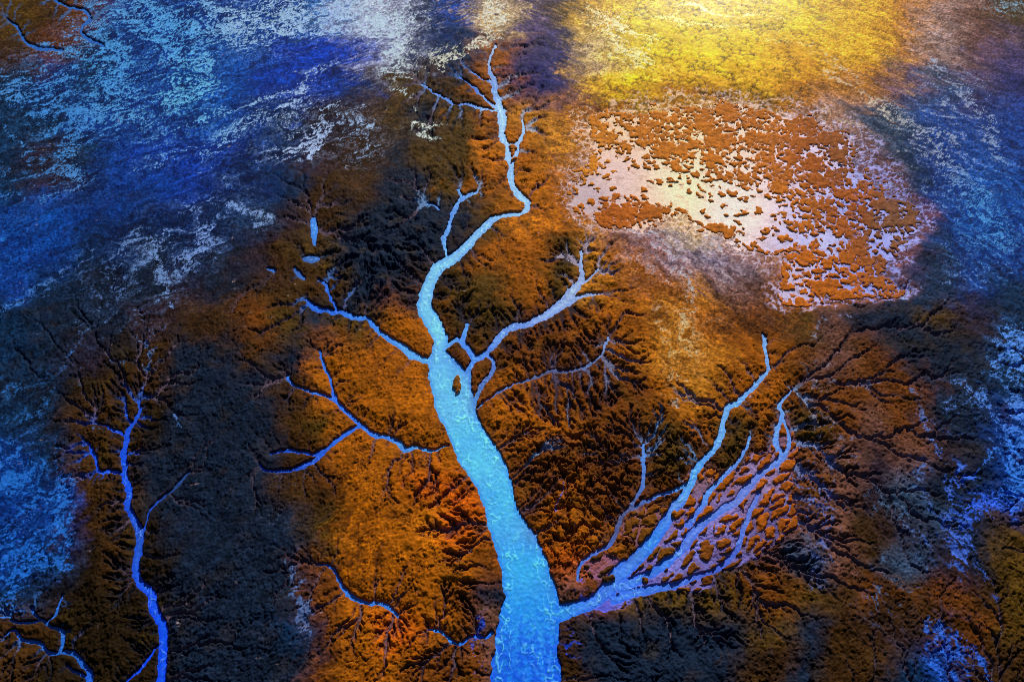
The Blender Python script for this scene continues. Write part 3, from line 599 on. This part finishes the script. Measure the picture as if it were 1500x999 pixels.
print('colour', time.time() - T0)

# ------------------------------------------------------------------ materials
def nodes_of(m):
    m.use_nodes = True; nt = m.node_tree; nt.nodes.clear(); return nt
def surf_mat(name, rough, spec, bump_scale, bump_dist, col_var, detail_scale):
    m = bpy.data.materials.new(name); nt = nodes_of(m); N_ = nt.nodes.new; Lk = nt.links.new
    out = N_('ShaderNodeOutputMaterial'); bs = N_('ShaderNodeBsdfPrincipled'); Lk(bs.outputs[0], out.inputs[0])
    at = N_('ShaderNodeAttribute'); at.attribute_name = 'ground_colour'
    geo = N_('ShaderNodeNewGeometry')
    n1 = N_('ShaderNodeTexNoise'); n1.inputs['Scale'].default_value = detail_scale; n1.inputs['Detail'].default_value = 6; n1.inputs['Roughness'].default_value = .68
    Lk(geo.outputs['Position'], n1.inputs['Vector'])
    mr = N_('ShaderNodeMapRange'); mr.inputs[1].default_value = .3; mr.inputs[2].default_value = .7; mr.inputs[3].default_value = 1 - col_var; mr.inputs[4].default_value = 1 + col_var
    Lk(n1.outputs[0], mr.inputs[0])
    mx = N_('ShaderNodeVectorMath'); mx.operation = 'SCALE'; Lk(at.outputs['Color'], mx.inputs[0]); Lk(mr.outputs[0], mx.inputs['Scale'])
    Lk(mx.outputs[0], bs.inputs['Base Color'])
    n2 = N_('ShaderNodeTexNoise'); n2.inputs['Scale'].default_value = bump_scale; n2.inputs['Detail'].default_value = 5; n2.inputs['Roughness'].default_value = .6
    Lk(geo.outputs['Position'], n2.inputs['Vector'])
    bp = N_('ShaderNodeBump'); bp.inputs['Strength'].default_value = .8; bp.inputs['Distance'].default_value = bump_dist
    Lk(n2.outputs[0], bp.inputs['Height']); Lk(bp.outputs[0], bs.inputs['Normal'])
    r2 = N_('ShaderNodeMapRange'); r2.inputs[3].default_value = rough; r2.inputs[4].default_value = .36; Lk(at.outputs['Alpha'], r2.inputs[0])
    Lk(r2.outputs[0], bs.inputs['Roughness'])
    r3 = N_('ShaderNodeMapRange'); r3.inputs[3].default_value = .02; r3.inputs[4].default_value = spec; Lk(at.outputs['Alpha'], r3.inputs[0])
    Lk(r3.outputs[0], bs.inputs['Specular IOR Level'])
    return m
M_GROUND = surf_mat('marsh_mud', .75, .12, 1.5, .09, .24, 3.0)
M_WATER = surf_mat('silty_water', .5, .2, 1.6, .05, .16, 1.9)
M_ISLET = surf_mat('islet_turf', .8, .1, 1.8, .14, .42, 3.2)

# ------------------------------------------------------------------ mesh from grid cells
def grid_mesh(name, Zf, Cf, cellmask, mat, origin=None, wet=None):
    j, i = np.nonzero(cellmask)
    a = j * NU + i
    q = np.stack([a + NU, a + NU + 1, a + 1, a], 1)
    uniq, inv = np.unique(q.ravel(), return_inverse=True)
    co_ = np.stack([X.ravel()[uniq], Y.ravel()[uniq], Zf.ravel()[uniq]], 1)
    o = np.zeros(3)
    if origin: o = np.array([co_[:, 0].mean(), co_[:, 1].mean(), 0.0]); co_ = co_ - o
    me = bpy.data.meshes.new(name)
    me.vertices.add(len(uniq)); me.vertices.foreach_set('co', co_.astype(np.float32).ravel())
    nf = len(q); me.loops.add(nf * 4); me.loops.foreach_set('vertex_index', inv.astype(np.int32).ravel())
    me.polygons.add(nf); me.polygons.foreach_set('loop_start', np.arange(0, nf * 4, 4, dtype=np.int32)); me.polygons.foreach_set('loop_total', np.full(nf, 4, np.int32))
    me.update(calc_edges=True)
    me.polygons.foreach_set('use_smooth', np.ones(nf, bool))
    ca = me.color_attributes.new('ground_colour', 'FLOAT_COLOR', 'POINT')
    cc = np.ones((len(uniq), 4), np.float32); cc[:, :3] = Cf.reshape(-1, 3)[uniq]
    cc[:, 3] = .15 if wet is None else wet.ravel()[uniq]
    ca.data.foreach_set('color', cc.ravel())
    me.materials.append(mat)
    ob = bpy.data.objects.new(name, me); ob.location = o; COL.objects.link(ob)
    return ob

ALL = np.ones((NV - 1, NU - 1), bool)
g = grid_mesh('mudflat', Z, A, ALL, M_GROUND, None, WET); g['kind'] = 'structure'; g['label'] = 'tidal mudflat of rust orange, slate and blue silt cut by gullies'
# the wide plain under and beyond it
m = bpy.data.meshes.new('ground'); R = 3500
m.from_pydata([(-R, -R, -2.6), (R, -R, -2.6), (R, R, -2.6), (-R, R, -2.6)], [], [(0, 1, 2, 3)])
mp = bpy.data.materials.new('plain_mud'); nt = nodes_of(mp)
out = nt.nodes.new('ShaderNodeOutputMaterial'); bs = nt.nodes.new('ShaderNodeBsdfPrincipled'); nt.links.new(bs.outputs[0], out.inputs[0])
nz_ = nt.nodes.new('ShaderNodeTexNoise'); nz_.inputs['Scale'].default_value = .02; nz_.inputs['Detail'].default_value = 8
rp = nt.nodes.new('ShaderNodeValToRGB'); rp.color_ramp.elements[0].color = (.02, .06, .14, 1); rp.color_ramp.elements[1].color = (.3, .13, .03, 1); rp.color_ramp.elements[0].position = .4; rp.color_ramp.elements[1].position = .6
gg = nt.nodes.new('ShaderNodeNewGeometry'); nt.links.new(gg.outputs['Position'], nz_.inputs['Vector']); nt.links.new(nz_.outputs[0], rp.inputs[0]); nt.links.new(rp.outputs[0], bs.inputs['Base Color'])
bs.inputs['Roughness'].default_value = .8
m.materials.append(mp); og = bpy.data.objects.new('ground', m); COL.objects.link(og); og['kind'] = 'structure'; og['label'] = 'brown and blue plain beyond the marsh'

# ------------------------------------------------------------------ water bodies: cells belong to the nearest channel
cellS = np.minimum(np.minimum(S[:-1, :-1], S[1:, :-1]), np.minimum(S[:-1, 1:], S[1:, 1:]))
cellO = OWN[:-1, :-1]
for ci, c in enumerate(CH):
    mk = (cellS < 2.6) & (cellO == ci)
    if mk.sum() < 4: continue
    ob = grid_mesh(c['name'], ZW, WCOL, mk, M_WATER, True, WW)
    ob['kind'] = 'structure'; ob['label'] = c['label']
    if c['group']: ob['group'] = c['group']

# ------------------------------------------------------------------ islets: every connected patch is a thing of its own
inside = ISL > 0
core = (inside[:-1, :-1] & inside[1:, 1:] & inside[1:, :-1] & inside[:-1, 1:])
lab = np.zeros(core.shape, np.int32); nlab = 0; comps = []
Wc = core.shape[1]; flat = core.ravel(); labf = lab.ravel()
for k in np.nonzero(flat)[0].tolist():
    if labf[k]: continue
    nlab += 1; stack = [k]; labf[k] = nlab; cells_ = [k]
    while stack:
        q = stack.pop()
        for dk in (-1, 1, -Wc, Wc):
            r = q + dk
            if flat[r] and not labf[r]:
                labf[r] = nlab; stack.append(r); cells_.append(r)
    comps.append(cells_)
comps_n = [len(c) for c in comps]
keep = sorted(range(nlab), key=lambda i: -comps_n[i])
keep = [i for i in keep if comps_n[i] >= 5]
lab = labf.reshape(core.shape)
for _ in range(2):                                            # a rim of skirt cells
    p = np.pad(lab, 1)
    for sl in (p[:-2, 1:-1], p[2:, 1:-1], p[1:-1, :-2], p[1:-1, 2:]):
        lab = np.where((lab == 0) & (sl > 0), sl, lab)
rimv = blur(inside.astype(float), 1)
ZI = np.where(inside, 0.12 + .20 * ss(0, .25, ISL) + .12 * hum + .05 * fine, -.6 + .7 * rimv)
inriver = (S < 3) & (M < .2)
ZI = np.where(inriver & ~inside, -1.0 + .4 * rimv, ZI)
IC = idw([(900,310,(176,88,20)),(1000,190,(190,108,26)),(1100,190,(185,102,26)),(1200,240,(160,80,22)),(1250,300,(160,80,24)),(1300,320,(116,74,56)),(1230,230,(130,74,40)),(1200,400,(185,95,18)),(1150,300,(190,105,25)),
          (670,563,(120,70,20)),(1050,750,(165,84,10)),(950,800,(110,64,14)),(860,860,(70,42,20)),(1130,720,(160,80,20)),(1060,830,(110,60,20)),(750,220,(180,100,20)),(870,250,(200,120,30))])
IC = np.clip(IC * np.array([.95, 1.0, .8]) * (1 + .45 * hum + .3 * fine + .2 * fbm(XN, YN, 60, 2, 99))[..., None], .003, .8)
rimc = (1 - ss(0, .07, ISL))[..., None] * .5
IC = IC * (1 - rimc) + np.clip(PC, 0, .8) * np.where(pan2 > .5, .45, 1)[..., None] * rimc
print('n islets', nlab, len(keep), time.time() - T0)
# position of each component
def centre(cells_):
    c = np.array(cells_); return float((c % Wc).mean() * ST + U0), float((c // Wc).mean() * ST + V0)
lim = 295
nsmall = 0
restmask = np.zeros(core.shape, bool)
used_big = set()
objs_idx = np.argsort(lab.ravel(), kind='stable')
sorted_l = lab.ravel()[objs_idx]
starts = np.searchsorted(sorted_l, np.arange(1, nlab + 2))
for rank, ic in enumerate(keep):
    cells_ = objs_idx[starts[ic]:starts[ic + 1]]
    u, v = centre(comps[ic])
    if not (-20 < u < 1520 and -20 < v < 1020): continue
    bl = None
    for bi, b in enumerate(BIG):
        if bi not in used_big and abs(u - b[0]) < b[2] + 4 and abs(v - b[1]) < b[3] + 4 and not (pan[int((v - V0) / ST), int((u - U0) / ST)] > .5 and bi > 6):
            bl = b[5]; used_big.add(bi); break
    if bl is None and rank >= lim:
        restmask.ravel()[cells_] = True; continue
    mk = np.zeros(core.shape, bool); mk.ravel()[cells_] = True
    j0, j1 = cells_.min() // Wc, cells_.max() // Wc
    ob = grid_mesh('marsh_islet', ZI, IC, mk, M_ISLET, True)
    ob['category'] = 'islet'
    if bl: ob['label'] = bl
    else:
        side = 'upper left' if (u < 1030 and v < 245) else 'upper middle' if (u < 1160 and v < 245) else 'upper right' if v < 300 and u >= 1160 else 'bare lower left' if u < 1080 else 'middle' if u < 1190 and v < 350 else 'lower right'
        size = 'large ragged' if comps_n[ic] > 180 else 'middling ragged' if comps_n[ic] > 60 else 'small'
        if v > 560: side = 'delta'
        ob['label'] = f'{size} rust orange islet in the {side} part of the salt pan' if side != 'delta' else f'{size} orange islet in the mud of the delta'
        ob['group'] = 'rust islets scattered over the salt pan' if side != 'delta' else 'islets of the delta'
if restmask.any():
    ob = grid_mesh('islet_specks', ZI, IC, restmask, M_ISLET); ob['kind'] = 'stuff'; ob['label'] = 'tiny rust specks of turf strewn over the salt pan'
print('big used', [b[5] for i, b in enumerate(BIG) if i not in used_big])

# ------------------------------------------------------------------ light
SUN_EL, SUN_AZ = math.radians(31), math.radians(13)      # azimuth measured from +Y toward +X
w = bpy.data.worlds.new('World'); sc.world = w; w.use_nodes = True; nt = w.node_tree; nt.nodes.clear()
wo = nt.nodes.new('ShaderNodeOutputWorld'); bg = nt.nodes.new('ShaderNodeBackground'); sky = nt.nodes.new('ShaderNodeTexSky')
sky.sky_type = 'NISHITA'; sky.sun_disc = False; sky.sun_elevation = SUN_EL; sky.sun_rotation = SUN_AZ
sky.altitude = 100; sky.air_density = 1.0; sky.dust_density = .6; sky.ozone_density = 2.0
nt.links.new(sky.outputs[0], bg.inputs[0]); nt.links.new(bg.outputs[0], wo.inputs[0]); bg.inputs[1].default_value = .05
ld = bpy.data.lights.new('sun', 'SUN'); ld.energy = 4.9; ld.angle = math.radians(.5); ld.color = (1, .95, .86)
lo = bpy.data.objects.new('sun', ld); COL.objects.link(lo)
from mathutils import Vector
dsun = Vector((math.sin(SUN_AZ) * math.cos(SUN_EL), math.cos(SUN_AZ) * math.cos(SUN_EL), math.sin(SUN_EL)))
lo.rotation_euler = dsun.to_track_quat('Z', 'Y').to_euler(); lo.location = dsun * 300
sc.view_settings.view_transform = 'Standard'; sc.view_settings.look = 'None'; sc.view_settings.gamma = 1; sc.view_settings.exposure = 0.14
sc.cycles.filter_width = 0.9; sc.cycles.max_bounces = 4; sc.cycles.use_denoising = False
print('script', time.time() - T0)
